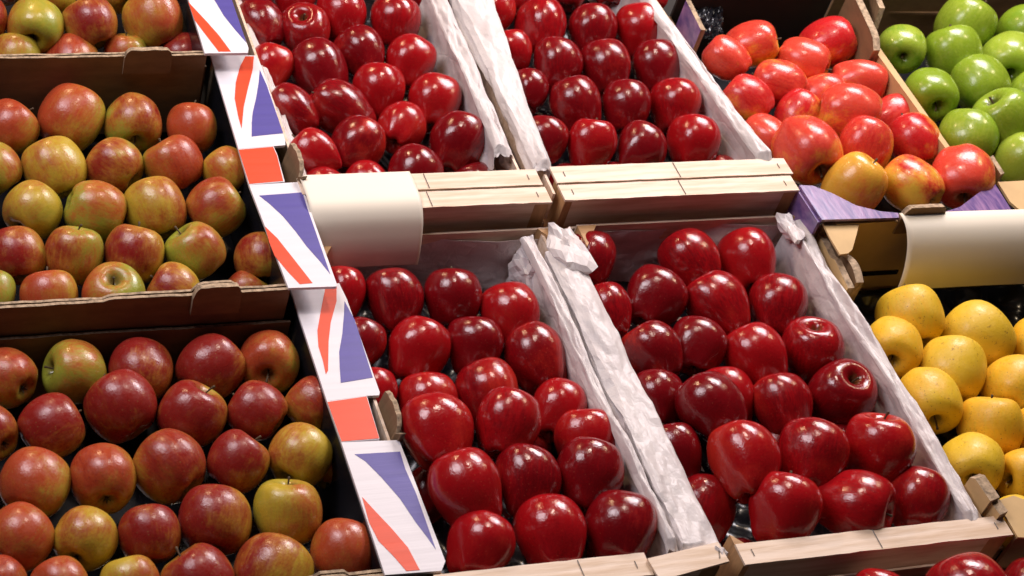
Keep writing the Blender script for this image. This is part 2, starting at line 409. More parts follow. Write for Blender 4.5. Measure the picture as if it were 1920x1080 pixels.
lr = liner('crumpled white paper lining the lower crate beside the yellow apples', (1.23, 1.3, -.14),
      [(lin(1.035, 1.02, 1.033, 1.5), lin(.984, 1.02, .984, 1.5), 1, 1.010, 1.49, z2, 7, dict(slope=.001, top=.006, fray=.004, outer=.02)),
       (lin(1.366, 1.02, 1.370, 1.55), lin(1.386, 1.02, 1.392, 1.55), -1, 1.014, 1.53, z2, 8, dict(slope=.008, top=.005, fray=.004))],
      (1.06, 1.395, 1.544, z2 - .016, 9, dict(h=.10, lean=.026)))
def crumple(cx, cy, cz, rx, ry, rz, seed, name, par):
    """a scrunched paper corner: faceted lump"""
    import bmesh
    bm = bmesh.new(); bmesh.ops.create_icosphere(bm, subdivisions=3, radius=1)
    mb = MB()
    for v in bm.verts:
        p = v.co.copy()
        c = 1e9
        for k in range(16):
            rnd = random.Random(seed * 100 + k)
            d = Vector((rnd.gauss(0, 1), rnd.gauss(0, 1), rnd.gauss(0, 1) + .3)).normalized()
            q = p.dot(d)
            if q > .05: c = min(c, rnd.uniform(.62, 1.0) / q)
        p = p * min(c, 1.25)
        p += p.normalized() * (facet(p.x * 2.2 + p.z, p.y * 2.2 - p.z, seed) * .26 + facet(p.x * 5 - p.z * 2, p.y * 5 + p.z * 3, seed + 9) * .12)
        mb.v.append((cx + p.x * rx, cy + p.y * ry, cz + p.z * rz))
    for f in bm.faces: mb.f.append(tuple(v.index for v in f.verts)); mb.m.append(0)
    bm.free(); return mb.build(name, 'paper', par, smooth=False)
q = P(1062, 470, z2); crumple(q.x - .002, q.y + .004, z2 + .004, .034, .062, .030, 3, 'scrunched_corner', lr)
q = P(984, 498, z2 - .03); crumple(q.x, q.y - .01, z2 - .030, .020, .036, .030, 8, 'scrunched_corner', ll)
q = P(1478, 418, z2); crumple(q.x, q.y - .01, z2 + .000, .016, .04, .016, 11, 'scrunched_corner', lr)
# paper end poking out between the two lower crates
q = P(1352, 1040, z2); crumple(q.x - .004, q.y + .004, z2 - .002, .014, .022, .012, 14, 'scrunched_corner', lr)

# ------------------------------------------------------------------ flag printed boxes
def poly(mb, pts, z, mi, th=.0004):
    mb.prism([P(x, y, z) for x, y in pts], (0, 0, th), mi)
def rag(x0, x1, y, z0, z1, th, seed, mats=('card_brown', 'card_edge'), name='front_wall', par=None, cuts=()):
    """a board standing across the box, with a worn top edge (second material on top)"""
    mb = MB(); n = 90
    prof = []
    for i in range(n + 1):
        x = x0 + (x1 - x0) * i / n; h = z1 + noise.noise(Vector((x * 40, seed, 0))) * .0012
        for a, b, d in cuts:
            k = min(max((x - a) / .006, 0), 1) * min(max((b - x) / .006, 0), 1); h += d * k
        prof.append((x, h))
    nv = len(mb.v)
    for x, h in prof:
        w = noise.noise(Vector((x * 9, seed, 3))) * .0015
        mb.v += [(x, y + w, z0), (x, y + w, h), (x, y + th + w, h - .0006), (x, y + th + w, z0)]
    for i in range(n):
        a = nv + i * 4
        for j, mi in ((0, 0), (1, 1), (2, 0), (3, 0)):
            k = (j + 1) % 4; mb.f.append((a + j, a + k, a + 4 + k, a + 4 + j)); mb.m.append(mi)
    mb.f.append((nv, nv + 3, nv + 2, nv + 1)); mb.m.append(1)
    e = nv + n * 4; mb.f.append((e, e + 1, e + 2, e + 3)); mb.m.append(1)
    return mb.build(name, list(mats), par)
def flag_box(xr, y0, y1, z, flap_w, label, white, prints, cutz, tabs=True):
    t = thing('cardboard_box', (xr - .3, (y0 + y1) / 2, z - .14), label, 'box', 'flag printed cardboard boxes')
    x0 = xr - .60
    # the printed flap folded flat over the side wall
    mb = MB()
    for w in white: mb.prism([P(x, y, z) for x, y in w], (0, 0, -.004), 0)
    for mi, pts in prints: poly(mb, pts, z, mi)
    mb.build('printed_flap', ['white_print', 'orange_print', 'blue_print'], t)
    MB().box((xr + .001, y0 + .006, z - .138), (xr + .005, y1 - .006, z - .0045)).build('side_wall', 'tray', t)  # cardboard wall coloured black, painting in the shade beside the flap
    MB().box((x0, y0 + .006, z - .138), (x0 + .005, y1 - .006, z - .002)).build('side_wall', 'card_brown', t)
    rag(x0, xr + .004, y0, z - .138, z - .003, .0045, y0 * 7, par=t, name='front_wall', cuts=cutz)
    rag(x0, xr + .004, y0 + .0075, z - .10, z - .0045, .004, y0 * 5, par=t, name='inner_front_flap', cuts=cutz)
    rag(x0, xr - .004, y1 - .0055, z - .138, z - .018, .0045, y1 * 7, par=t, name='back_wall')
    MB().box((x0 + .006, y0 + .013, z - .137), (xr, y1 - .007, z - .133)).build('base', 'tray', t)  # black colour stands in for the shade in the gaps between apples
    return t
w0 = [(352, -6), (432, -6), (466, 90), (465, 99), (384, 100)]
o0 = [(353, 4), (385, 38), (410, 66), (433, 97), (410, 97), (383, 62), (365, 38)]; b0 = [(399, -5), (433, -5), (462, 80), (440, 55), (420, 30)]
zz0 = ZR[0]
# tier 0
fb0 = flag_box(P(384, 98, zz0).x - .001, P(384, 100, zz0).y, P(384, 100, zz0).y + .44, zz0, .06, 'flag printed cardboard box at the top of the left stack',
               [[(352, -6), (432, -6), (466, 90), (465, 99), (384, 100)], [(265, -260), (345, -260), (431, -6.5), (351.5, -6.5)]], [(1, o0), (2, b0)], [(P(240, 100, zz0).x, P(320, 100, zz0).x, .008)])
# tier 1
W1 = [[(394, 101), (480, 104), (491, 125), (535, 263), (535, 272), (513, 274), (447, 279)], [(447, 279.5), (513, 274.5), (520, 290), (534, 340.5), (467, 346.5)],
      [(467, 347), (564, 341), (577, 380), (631, 531), (631, 537), (541, 540)]]
C1 = [(1, [(460, 106), (476, 106), (474, 130), (465, 165), (457, 200), (453, 241), (447, 220), (440, 185), (442, 155), (450, 125)]),
      (2, [(487, 131), (500, 160), (531, 250), (510, 252), (472, 256), (472, 230), (474, 210), (480, 185), (485, 155)]),
      (1, [(447.5, 281), (512, 275.5), (519, 291), (531, 339.5), (467.5, 345)]),
      (2, [(486, 367), (567, 361), (577, 393), (590, 430), (619, 514), (600, 490), (575, 462), (555, 435), (530, 405), (505, 382)]),
      (1, [(497, 425), (520, 447), (550, 485), (586, 531), (562, 533), (540, 510), (515, 480), (505, 455)])]
zz1 = ZR[1]
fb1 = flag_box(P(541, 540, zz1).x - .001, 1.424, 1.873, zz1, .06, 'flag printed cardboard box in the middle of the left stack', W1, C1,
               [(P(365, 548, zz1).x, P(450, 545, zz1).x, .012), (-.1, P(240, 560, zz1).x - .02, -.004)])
W3 = [[(543, 538), (636, 531), (650, 560), (712, 735), (711, 741), (688, 742), (613, 752)], [(613, 752.5), (688, 742.5), (712, 823), (640, 829)],
      [(640, 829.5), (748, 825), (762, 860), (835, 1052), (828, 1070), (722, 1078)]]
C3 = [(1, [(611, 536), (631, 533), (631, 565), (620, 605), (616, 640), (615, 695), (611, 702), (605, 675), (597, 650), (595, 620), (602, 580)]),
      (2, [(646, 565), (665, 600), (699, 708), (675, 712), (639, 718), (637, 690), (636, 660), (642, 625), (645, 590)]),
      (1, [(614, 754), (687, 743.5), (711, 822), (640.5, 828)]),
      (2, [(665, 852), (750, 847), (760, 880), (780, 925), (817, 1030), (800, 1006), (780, 980), (750, 935), (715, 895), (685, 865)]),
      (1, [(679, 932), (700, 955), (735, 992), (765, 1027), (787, 1069), (762, 1071), (735, 1040), (710, 1015), (692, 980)])]
zz2 = ZR[2]
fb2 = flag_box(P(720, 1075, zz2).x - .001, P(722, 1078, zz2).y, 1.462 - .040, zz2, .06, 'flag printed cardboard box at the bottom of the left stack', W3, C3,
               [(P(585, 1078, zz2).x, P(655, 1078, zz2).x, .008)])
def plate(pts, th, name, par, mats=('card_brown', 'card_edge'), label=None):
    """curled cardboard tab: quad strip points (bottom, top) extruded"""
    mb = MB(); n = len(pts)
    d = Vector(th)
    for a, b in pts:
        a = Vector(a); b = Vector(b); mb.v += [tuple(a), tuple(b), tuple(b + d), tuple(a + d)]
    for i in range(n - 1):
        for j, mi in ((0, 0), (1, 1), (2, 0), (3, 0)):
            k = (j + 1) % 4; mb.f.append((4 * i + j, 4 * i + k, 4 * i + 4 + k, 4 * i + 4 + j)); mb.m.append(mi)
    mb.f.append((0, 3, 2, 1)); mb.m.append(1)
    e = 4 * (n - 1); mb.f.append((e, e + 1, e + 2, e + 3)); mb.m.append(1)
    return mb.build(name, list(mats), par, label=label)
def up_tab(pb, pt, z, par, h, lean):
    """tab folded up from the flap, running pb -> pt (pixels on the flap plane)"""
    A, B = P(*pb, z), P(*pt, z); pts = []
    for i in range(11):
        u = i / 10; c = A.lerp(B, u); k = math.sin(math.pi * min(1, .18 + u * .9)) ** .35 if u < .95 else .75
        pts.append((c - Vector((0, 0, .03)), c + Vector((lean * k, 0, h * k + .0012 * math.sin(i * 2.3)))))
    plate(pts, (.006, .001, 0), 'folded_tab', par)
up_tab((531, 285), (557, 345), zz1, fb1, .018, .008)
up_tab((706, 750), (738, 828), zz2, fb2, .018, .009)
# handle lips that stand up behind the front walls
def lip(xa, xb_, y, z, par, h=.012):
    pts = []
    for i in range(25):
        u = i / 24; k = min(1, min(u, 1 - u) * 9) ** .5
        x = xa + (xb_ - xa) * u
        pts.append((Vector((x, y, z - .03)), Vector((x, y + .001, z - .004 + (h + .004) * k + .0012 * noise.noise(Vector((x * 60, 0, 0)))))))
    plate(pts, (0, .008, -.0015), 'handle_lip', par)
lip(P(232, 98, zz0).x, P(322, 96, zz0).x, P(280, 100, zz0).y - .006, zz0, fb0, .009)
lip(P(360, 548, zz1).x, P(452, 545, zz1).x, 1.416, zz1, fb1, .015)

# ------------------------------------------------------------------ purple box (pink apples)
def boxed(name, x0, x1, y0, y1, z, depth, label, group, mat='card_brown', fz=0, bz=0):
    t = thing(name, ((x0 + x1) / 2, (y0 + y1) / 2, z - depth), label, 'box', group)
    return t
pz = ZR[1]
px0, px1, py0, py1 = 1.392, 1.712, 1.497, 2.02
pb = boxed('cardboard_box', px0, px1, py0, py1, pz, .14, 'open cardboard box with purple flaps holding pink red apples', 'plain cardboard boxes')
fl = MB()
fl.prism([P(x, y, pz) for x, y in ((1499, 347), (1524, 348), (1560, 362), (1605, 385), (1650, 396), (1684, 399), (1686, 408), (1541, 412))], (0, 0, -.004))
fl.build('front_flap', 'purple', pb)
fl = MB(); fl.prism([P(x, y, pz) for x, y in ((1768, 398), (1800, 388), (1850, 350), (1866, 345), (1896, 393), (1770, 404))], (0, 0, -.004))
fl.build('front_flap', 'purple', pb)
MB().prism([P(x, y, pz) + Vector((0, 0, -.0045)) for x, y in ((1499, 347), (1541, 412), (1536, 412), (1494, 347))], (0, 0, -.05)).build('side_wall', 'purple', pb)
MB().box((px0 + .004, py0 + .003, pz - .14), (px0 + .009, py1, pz - .055)).build('side_wall', 'card_brown', pb)
MB().box((px0 + .012, py0 + .004, pz - .14), (px1 - .03, py0 + .009, pz - .006)).build('front_wall', 'card_brown', pb)
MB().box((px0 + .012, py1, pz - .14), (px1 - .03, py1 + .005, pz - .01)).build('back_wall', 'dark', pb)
MB().box((px0 + .012, py0 + .012, pz - .14), (px1 - .03, py1 - .002, pz - .136)).build('base', 'tray', pb)
# right wall: pale cut edge on top, dark tab near the back
A, B, C, D = P(1646, 84, pz), P(1781, 275, pz), P(1773, 278, pz), P(1637, 90, pz)
MB().prism([A, B, C, D], (0, 0, -.13)).build('side_wall', 'card_tan', pb)
plate([(P(1632 - i * 6, 106 - i * 13, pz) - Vector((0, 0, .10)), P(1632 - i * 6, 106 - i * 13, pz) + Vector((0, 0, (.012, .022, .024, .024, .024, .024, .024, .024, .024)[i]))) for i in range(9)], (.012, 0, 0), 'side_tab', pb)
plate([(P(1636, 56 - i * 12, pz) - Vector((0, 0, .01)), P(1636 - i * 5, 42 - i * 12, pz) + Vector((0, 0, .028))) for i in range(6)], (.010, 0, 0), 'side_tab', pb)
lip(P(1690, 408, pz).x, P(1772, 405, pz).x, py0 - .006, pz, pb, .018)
# the far left corner of that box
plate([(P(1283 + i * 7, 8 + i * 14, pz) - Vector((0, 0, .05)), P(1283 + i * 7, 8 + i * 14, pz) + Vector((0, 0, .008))) for i in range(5)], (.008, 0, 0), 'folded_tab', pb, ('purple', 'card_edge'))
# crumpled dark film behind the apples
fm = MB()
def fn(u, v):
    q = P(1295 + 60 * u, 12 + 60 * v, pz - .04); d = crease(Vector((u * 5, v * 5, 2))) * .012
    return (q.x, q.y, pz - .045 + d)
fm.grid(fn, 24, 24).build('film_sheet', 'tray', pb, smooth=False, solid=.0005)

# ------------------------------------------------------------------ box of yellow apples
yz = ZR[2]
ya_, yb_ = 1.02, 1.470
xl, xr = P(1535, 425, yz).x + .006, 1.80
yb = boxed('cardboard_box', xl, xr, ya_, yb_, yz, .14, 'open tan cardboard box holding yellow apples', 'plain cardboard boxes')
yy = P(1620, 418, -.008).y
mb = MB()
mb.box((xl, yy, yz - .14), (xr, yy + .004, -.008))
mb.build('back_wall', 'card_tan', yb)
sl0, sl1 = P(1642, 512, yz - .05), P(1708, 506, yz - .05)
MB().box((sl0.x, yy - .0025, yz - .078), (sl1.x, yy - .0006, yz - .070)).build('slot', 'tray', yb)
# corner flap lying over the back left corner
MB().prism([P(x, y, -.010) for x, y in ((1543, 418), (1612, 414), (1606, 440), (1598, 468), (1590, 475), (1575, 477), (1556, 445))], (0, 0, -.003)).build('corner_flap', 'card_tan', yb)
# stacked corrugated side wall
A, B = P(1527, 424, yz), P(1586, 548, yz)
sw = []
for i in range(13):
    u = i / 12; c = A.lerp(B, u); sw.append((c - Vector((0, 0, .13)), c + Vector((0, 0, .002 if u < .55 else .008))))
plate(sw, (.010, 0, 0), 'side_wall', yb, ('card_tan', 'card_edge'))
A, B = P(1540, 424, yz), P(1572, 482, yz)
plate([(A.lerp(B, i / 6) - Vector((0, 0, .02)), A.lerp(B, i / 6) + Vector((0, 0, .005))) for i in range(7)], (.006, 0, 0), 'side_wall_edge', yb)
A, B = P(1574, 484, yz), P(1602, 536, yz)
plate([(A.lerp(B, i / 6) - Vector((0, 0, .09)), A.lerp(B, i / 6) + Vector((0, 0, .006 + .008 * math.sin(math.pi * i / 6)))) for i in range(7)], (.012, 0, 0), 'folded_tab', yb)
A, B = P(1588, 552, yz), P(1905, 985, yz)
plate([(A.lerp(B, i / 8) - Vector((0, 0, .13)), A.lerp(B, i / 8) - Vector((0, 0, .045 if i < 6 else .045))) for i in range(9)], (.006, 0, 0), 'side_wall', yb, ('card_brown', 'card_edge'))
MB().box((xl + .02, ya_, yz - .14), (xr, yy - .003, yz - .136)).build('base', 'tray', yb)
tray(xl + .03, xr - .01, 1.05, yy - .01, yz - .115, 'black shiny tray under the yellow apples')
# front left corner of the yellow box: post tab and tan top
A, B = P(1812, 905, yz), P(1846, 955, yz)
plate([(A.lerp(B, i / 6) - Vector((0, 0, .06)), A.lerp(B, i / 6) + Vector((0, 0, .010 + (.006 if i > 0 else 0)))) for i in range(7)], (.016, .004, 0), 'folded_tab', yb, ('card_tan', 'card_edge'))
A, B = P(1850, 950, yz), P(1868, 975, yz)
plate([(A.lerp(B, i / 4) - Vector((0, 0, .06)), A.lerp(B, i / 4) + Vector((0, 0, .010))) for i in range(5)], (.014, .004, 0), 'folded_tab', yb, ('card_tan', 'card_edge'))
MB().prism([P(x, y, yz) + Vector((0, 0, .001)) for x, y in ((1868, 940), (1900, 930), (1925, 940), (2020, 975), (2030, 1015), (1908, 1008))], (0, 0, -.003)).build('corner_flap', 'card_tan', yb)
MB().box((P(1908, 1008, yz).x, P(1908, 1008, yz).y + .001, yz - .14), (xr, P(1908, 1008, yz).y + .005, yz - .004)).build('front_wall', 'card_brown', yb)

# ------------------------------------------------------------------ box of green apples
gz = ZR[1]
gb = boxed('cardboard_box', 1.72, 2.2, 1.56, 2.05, gz, .14, 'open cardboard box holding green apples', 'plain cardboard boxes')
MB().box((1.724, 2.065, gz - .14), (2.2, 2.07, gz - .01)).build('back_wall', 'card_brown', gb)
MB().box((1.724, 1.56, gz - .14), (2.2, 2.06, gz - .136)).build('base', 'tray', gb)
MB().prism([P(x, y, gz) for x, y in ((1871, 341), (1930, 338), (2010, 340), (2020, 420), (1922, 402), (1894, 378))], (0, 0, -.004)).build('corner_flap', 'card_tan', gb)
A, B = P(1851, 302, gz), P(1872, 335, gz)
plate([(A.lerp(B, i / 5) - Vector((0, 0, .05)), A.lerp(B, i / 5) + Vector((0, 0, .008))) for i in range(6)], (.008, .003, 0), 'folded_tab', gb, ('card_brown', 'card_edge'))
MB().box((1.78, 1.52, gz - .14), (2.2, 1.525, gz - .006)).build('front_wall', 'card_tan', gb)
MB().prism([P(x, y, gz - .085) for x, y in ((1655, 22), (1795, 26), (1770, -40), (1640, -40))], (0, 0, -.004)).build('rear_flap', 'card_brown', gb)
MB().prism([P(x, y, gz - .085) for x, y in ((1800, 14), (1930, 16), (1930, -40), (1776, -40))], (0, 0, -.004)).build('rear_flap', 'card_brown', gb)

# ------------------------------------------------------------------ price cards
def card(x0, x1, prof, skew, name, label, par=None):
    """sheet bent over a front edge. prof = (y, z) points; skew shifts y with x"""
    n = len(prof) - 1
    def pt(t):
        t *= n; i = min(int(t), n - 1); u = t - i
        p = [prof[max(0, min(n, i + k))] for k in (-1, 0, 1, 2)]
        return [0.5 * (2 * p[1][c] + (p[2][c] - p[0][c]) * u + (2 * p[0][c] - 5 * p[1][c] + 4 * p[2][c] - p[3][c]) * u * u + (-p[0][c] + 3 * p[1][c] - 3 * p[2][c] + p[3][c]) * u ** 3) for c in (0, 1)]
    def fn(u, v):
        y, z = pt(v); x = x0 + (x1 - x0) * u
        return (x, y + skew * (x - x0), z + .002 * math.sin(u * 3) * v)
    mb = MB().grid(fn, 30, 60)
    o = mb.build(name, 'cream_card', par, smooth=True, solid=.0006, fixn=False)
    return tag(o, label, 'card', 'blank cream price cards')
card(.676, .828, [(1.617, .005), (1.59, .006), (1.563, .004), (1.545, -.008), (1.533, -.028), (1.525, -.050), (1.521, -.072)], 0, 'price_card', 'blank cream card bent over the front slats of the upper crate')
card(1.512, 1.80, [(1.497, .004), (1.485, .004), (1.470, -.002), (1.455, -.016), (1.443, -.036), (1.435, -.058), (1.431, -.08)], -.02, 'price_card', 'blank cream card hanging over the box of yellow apples')

# ------------------------------------------------------------------ apples
PROF = {
 'delicious': [(0, .62), (.07, .66), (.17, .84), (.33, .96), (.54, .97), (.78, .81), (.95, .48), (1.0, .10), (.93, -.28), (.79, -.62), (.63, -.90), (.50, -1.02), (.38, -1.04), (.25, -.97), (.12, -.86), (0, -.82)],
 'bicolour': [(0, .58), (.08, .62), (.2, .80), (.36, .90), (.55, .90), (.79, .74), (.95, .42), (1.0, .06), (.96, -.3), (.82, -.62), (.62, -.83), (.44, -.90), (.28, -.87), (.15, -.79), (0, -.75)],
 'pink': [(0, .72), (.07, .76), (.17, .92), (.33, 1.03), (.54, 1.02), (.79, .82), (.95, .45), (1.0, .05), (.95, -.38), (.80, -.74), (.60, -.98), (.42, -1.06), (.27, -1.02), (.14, -.94), (0, -.90)],
 'green': [(0, .52), (.08, .58), (.2, .77), (.36, .87), (.55, .88), (.79, .73), (.95, .42), (1.0, .06), (.96, -.3), (.83, -.60), (.64, -.80), (.45, -.87), (.28, -.84), (.15, -.75), (0, -.70)],
 'yellow': [(0, .54), (.08, .60), (.2, .80), (.36, .91), (.55, .92), (.79, .77), (.95, .44), (1.0, .06), (.96, -.32), (.82, -.66), (.63, -.87), (.45, -.94), (.28, -.90), (.15, -.80), (0, -.75)],
}
def apple_mesh(kind, var):
    rnd = random.Random(hash((var * 31 + len(kind) * 7)) & 0xffff)
    pr = PROF[kind]; n = len(pr) - 1; rings = 44; seg = 56
    def cr_(t):
        t *= n; i = min(int(t), n - 1); u = t - i
        p = []
        for k in (-1, 0, 1, 2):
            j = i + k
            if j < 0: p.append((-pr[1][0], pr[1][1]))
            elif j > n: p.append((-pr[n - 1][0], pr[n - 1][1]))
            else: p.append(pr[j])
        return [0.5 * (2 * p[1][c] + (p[2][c] - p[0][c]) * u + (2 * p[0][c] - 5 * p[1][c] + 4 * p[2][c] - p[3][c]) * u * u + (-p[0][c] + 3 * p[1][c] - 3 * p[2][c] + p[3][c]) * u ** 3) for c in (0, 1)]
    lob = {'delicious': .07, 'bicolour': .022, 'pink': .035, 'green': .03, 'yellow': .03}[kind]
    ph = [rnd.uniform(0, 6.28) for _ in range(4)]; amp5 = [rnd.uniform(.5, 1.3) for _ in range(5)]
    ln = rnd.uniform(.93, 1.07); lean = rnd.uniform(-.10, .10), rnd.uniform(-.10, .10); ell = rnd.uniform(-.04, .04)
    mb = MB(); off = Vector((rnd.uniform(0, 50), rnd.uniform(0, 50), 0))
    mb.v.append((0, 0, pr[0][1] * ln))
    for i in range(1, rings):
        rho, z = cr_(i / rings)
        for k in range(seg):
            a = 2 * math.pi * k / seg
            L = sum(amp5[q] * max(0, math.cos((a - 2 * math.pi * q / 5 + ph[0]) * 1.0)) ** 14 for q in range(5)) - .32
            s = max(0., min(1., (.35 - z) / 1.2)) ** 1.3          # lobes grow towards the calyx
            st_ = max(0., min(1., (z - .1) / .8)) * .35
            rr = rho * (1 + lob * (s + st_) * L * 1.25) * (1 + ell * math.cos(2 * a + ph[1]) + .02 * math.cos(3 * a + ph[2]))
            zc = z * ln - (lob * 1.3 * s * L if z < -.6 else 0) + .035 * rho * math.cos(a + ph[3])
            x, y = rr * math.cos(a), rr * math.sin(a)
            x += lean[0] * (zc ** 2) * .5; y += lean[1] * (zc ** 2) * .5
            p = Vector((x, y, zc)); w = noise.noise(p * 1.1 + off) * .035
            p *= 1 + w
            mb.v.append(tuple(p))
    mb.v.append((lean[0] * .3, lean[1] * .3, pr[-1][1] * ln))
    for k in range(seg): mb.f.append((0, 1 + k, 1 + (k + 1) % seg)); mb.m.append(0)
    for i in range(rings - 2):
        for k in range(seg):
            a = 1 + i * seg + k; b = 1 + i * seg + (k + 1) % seg
            mb.f.append((a, a + seg, b + seg, b)); mb.m.append(0)
    e = len(mb.v) - 1; base = 1 + (rings - 2) * seg
    for k in range(seg): mb.f.append((base + k, e, base + (k + 1) % seg)); mb.m.append(0)
    return mb.mesh(kind + '_skin', [kind], smooth=True)
MESH = {k: [apple_mesh(k, v) for v in range(6)] for k in PROF}
def stem_mesh(kind, v):
    rnd = random.Random(v + 99); z0 = PROF[kind][0][1] - .03; L = rnd.uniform(.42, .62)
    bx, by = rnd.uniform(-.14, .14), rnd.uniform(-.14, .14)
    pts = [(bx * t * t, by * t * t, z0 + L * t) for t in (0, .25, .5, .75, .93, 1)]
    return MB().tube(pts, [.035, .028, .026, .028, .042, .036], 8).mesh('stem', ['stem'], smooth=True)
def calyx_mesh(kind):
    mb = MB(); z0 = PROF[kind][-1][1]
    for q in range(5):
        a = q * 2 * math.pi / 5
        d = Vector((math.cos(a), math.sin(a), 0)); s = Vector((-d.y, d.x, 0))
        n = len(mb.v); o = Vector((0, 0, z0 - .02))
        mb.v += [tuple(o + d * .02 - s * .035), tuple(o + d * .02 + s * .035), tuple(o + d * .11 + Vector((0, 0, -.05)) + s * .02), tuple(o + d * .13 + Vector((0, 0, -.11))), tuple(o + d * .11 + Vector((0, 0, -.05)) - s * .02)]
        mb.f.append((n, n + 1, n + 2, n + 3, n + 4)); mb.m.append(0)
    mb.tube([(0, 0, z0 + .02), (0, 0, z0 - .035)], [.06, .03], 8)
    return mb.mesh('calyx', ['calyx'])
STEM = {k: [stem_mesh(k, v) for v in range(3)] for k in PROF}
CALYX = {k: calyx_mesh(k) for k in PROF}

ORD = ['first', 'second', 'third', 'fourth', 'fifth', 'sixth', 'seventh', 'eighth', 'ninth']
KNAME = {'delicious': 'red_apple', 'bicolour': 'bicolour_apple', 'pink': 'pink_apple', 'green': 'green_apple', 'yellow': 'yellow_apple'}
def apple(kind, a, z, label, group):
    """a = (px, py, width_px, angle of the stem end clockwise from picture-up, tilt of the stem end towards the viewer, options)"""
    px, py, w = a[:3]; o = a[3] if len(a) > 3 else {}
    rnd = random.Random(int(px * 31 + py * 17))
    zc = z + o.get('z', 0); c = P(px, py, zc)
    dep = (c - Vector((0, 0, CAMH))).dot(fw); r = w / 2 * dep / F
    dflt = {'delicious': (-8, 10), 'bicolour': (0, 30), 'pink': (-30, 20), 'green': (0, 30), 'yellow': (0, 35)}[kind]
    ang = math.radians(o.get('a', rnd.gauss(0, 16) if kind == 'delicious' else rnd.uniform(-60, 60)))
    tl = math.radians(o.get('t', rnd.gauss(-20, 8) if kind == 'delicious' else rnd.uniform(-45, 15)))
    v = (Vector((0, 0, CAMH)) - c).normalized()
    up = (-dn - v * (-dn).dot(v)).normalized(); rt = up.cross(v).normalized()
    st_ = (rt * math.sin(ang) + up * math.cos(ang)) * math.cos(tl) + v * math.sin(tl)
    # blush side: direction in the picture
    ba = math.radians(o.get('b', rnd.gauss(-25, 45)))
    bd = rt * math.sin(ba) * .8 + up * math.cos(ba) * .8 + v * .5
    X_ = (bd - st_ * bd.dot(st_)).normalized(); Y_ = st_.cross(X_)
    M3 = Matrix((X_, Y_, st_)).transposed()
    vi = o.get('v', rnd.randrange(6))
    ob = bpy.data.objects.new(KNAME[kind], MESH[kind][vi]); COL.objects.link(ob)
    ob.rotation_mode = 'QUATERNION'; ob.rotation_quaternion = M3.to_quaternion()
    ob.location = c + Vector((0, 0, ZB)); sc = r * o.get('k', 1.0) / 1.0
    ob.scale = (sc, sc, sc * o.get('l', 1.0))
    cv = o.get('c', rnd.uniform(.35, .75))
    if kind == 'delicious': cv += .14
    if kind == 'bicolour': cv = .36 + (cv - .60) * .9
    if kind == 'pink': cv -= .24
    ob.color = (cv, rnd.random(), o.get('d', rnd.random()), 1)
    tag(ob, label, 'apple', group)
    if (kind == 'delicious' and o.get('s', 1)) or o.get('s') or (kind != 'delicious' and tl > math.radians(-20)):
        s = bpy.data.objects.new('stem', STEM[kind][rnd.randrange(3)]); COL.objects.link(s); s.parent = ob
    if tl < math.radians(-28):
        s = bpy.data.objects.new('calyx', CALYX[kind]); COL.objects.link(s); s.parent = ob
    return ob
def crate_of(kind, z, rows, where, group, adj):
    nr = len(rows)
    for ri, row in enumerate(rows):          # rows listed from the back to the front
        k = nr - 1 - ri
        rowtxt = 'front row' if k == 0 else 'rear row' if ri == 0 else '%s row from front' % ORD[k]
        srt = sorted(row, key=lambda a: a[0]); n = len(srt)
        for i, a in enumerate(srt):
            o = a[3] if len(a) > 3 else {}
            pos = 'leftmost' if i == 0 else 'rightmost' if i == n - 1 else '%s from left' % ORD[i]
            if n == 1: pos = 'alone'
            apple(kind, a, z, '%s apple, %s %s, %s' % (o.get('n', adj), pos, rowtxt, where), group)
D = dict
# ---- upper left wooden crate
crate_of('delicious', z1 - .035, [
 [(470, 0, 84), (550, -12, 92), (805, -18, 92), (642, 28, 96)],
 [(487, 48, 94, D(a=-30)), (573, 60, 98, D(a=-10, t=48, s=1)), (740, 40, 98, D(a=10))],
 [(506, 126, 84), (598, 130, 108, D(a=-25, l=1.06)), (676, 98, 95, D(a=-30)), (767, 114, 92)],
 [(549, 208, 90, D(a=-52, t=-5, l=1.12)), (640, 205, 100, D(a=-55, t=5, l=1.18)), (710, 170, 98, D(a=5)), (813, 190, 98, D(a=10))],
 [(588, 290, 90, D(a=-48, t=0, l=1.12)), (670, 273, 102), (752, 240, 92), (858, 268, 108, D(a=20))],
 [(604, 358, 84, D(z=-.02)), (690, 345, 86, D(z=-.02)), (777, 326, 104), (890, 352, 88, D(z=-.03))],
], 'crate with price card', 'red apples in the crate with the price card', 'glossy red')
# ---- upper middle crate
crate_of('delicious', z1 - .035, [
 [(980, -30, 88), (1065, -28, 88), (1150, -30, 88), (1218, -20, 80)],
 [(926, 25, 80), (1015, 50, 98), (1110, 57, 92), (1199, 56, 94)],
 [(958, 96, 80), (1045, 122, 94), (1136, 125, 95), (1231, 126, 96)],
 [(991, 170, 78), (1080, 196, 98), (1174, 200, 94), (1267, 198, 98)],
 [(1022, 262, 84), (1109, 272, 95), (1201, 281, 94), (1301, 268, 102)],
 [(1062, 352, 84, D(z=-.04)), (1152, 350, 84, D(z=-.04)), (1250, 350, 84, D(z=-.045)), (1347, 334, 84, D(z=-.035))],
], 'crate beside pink apples', 'red apples in the upper crate beside the pink apples', 'dark red')
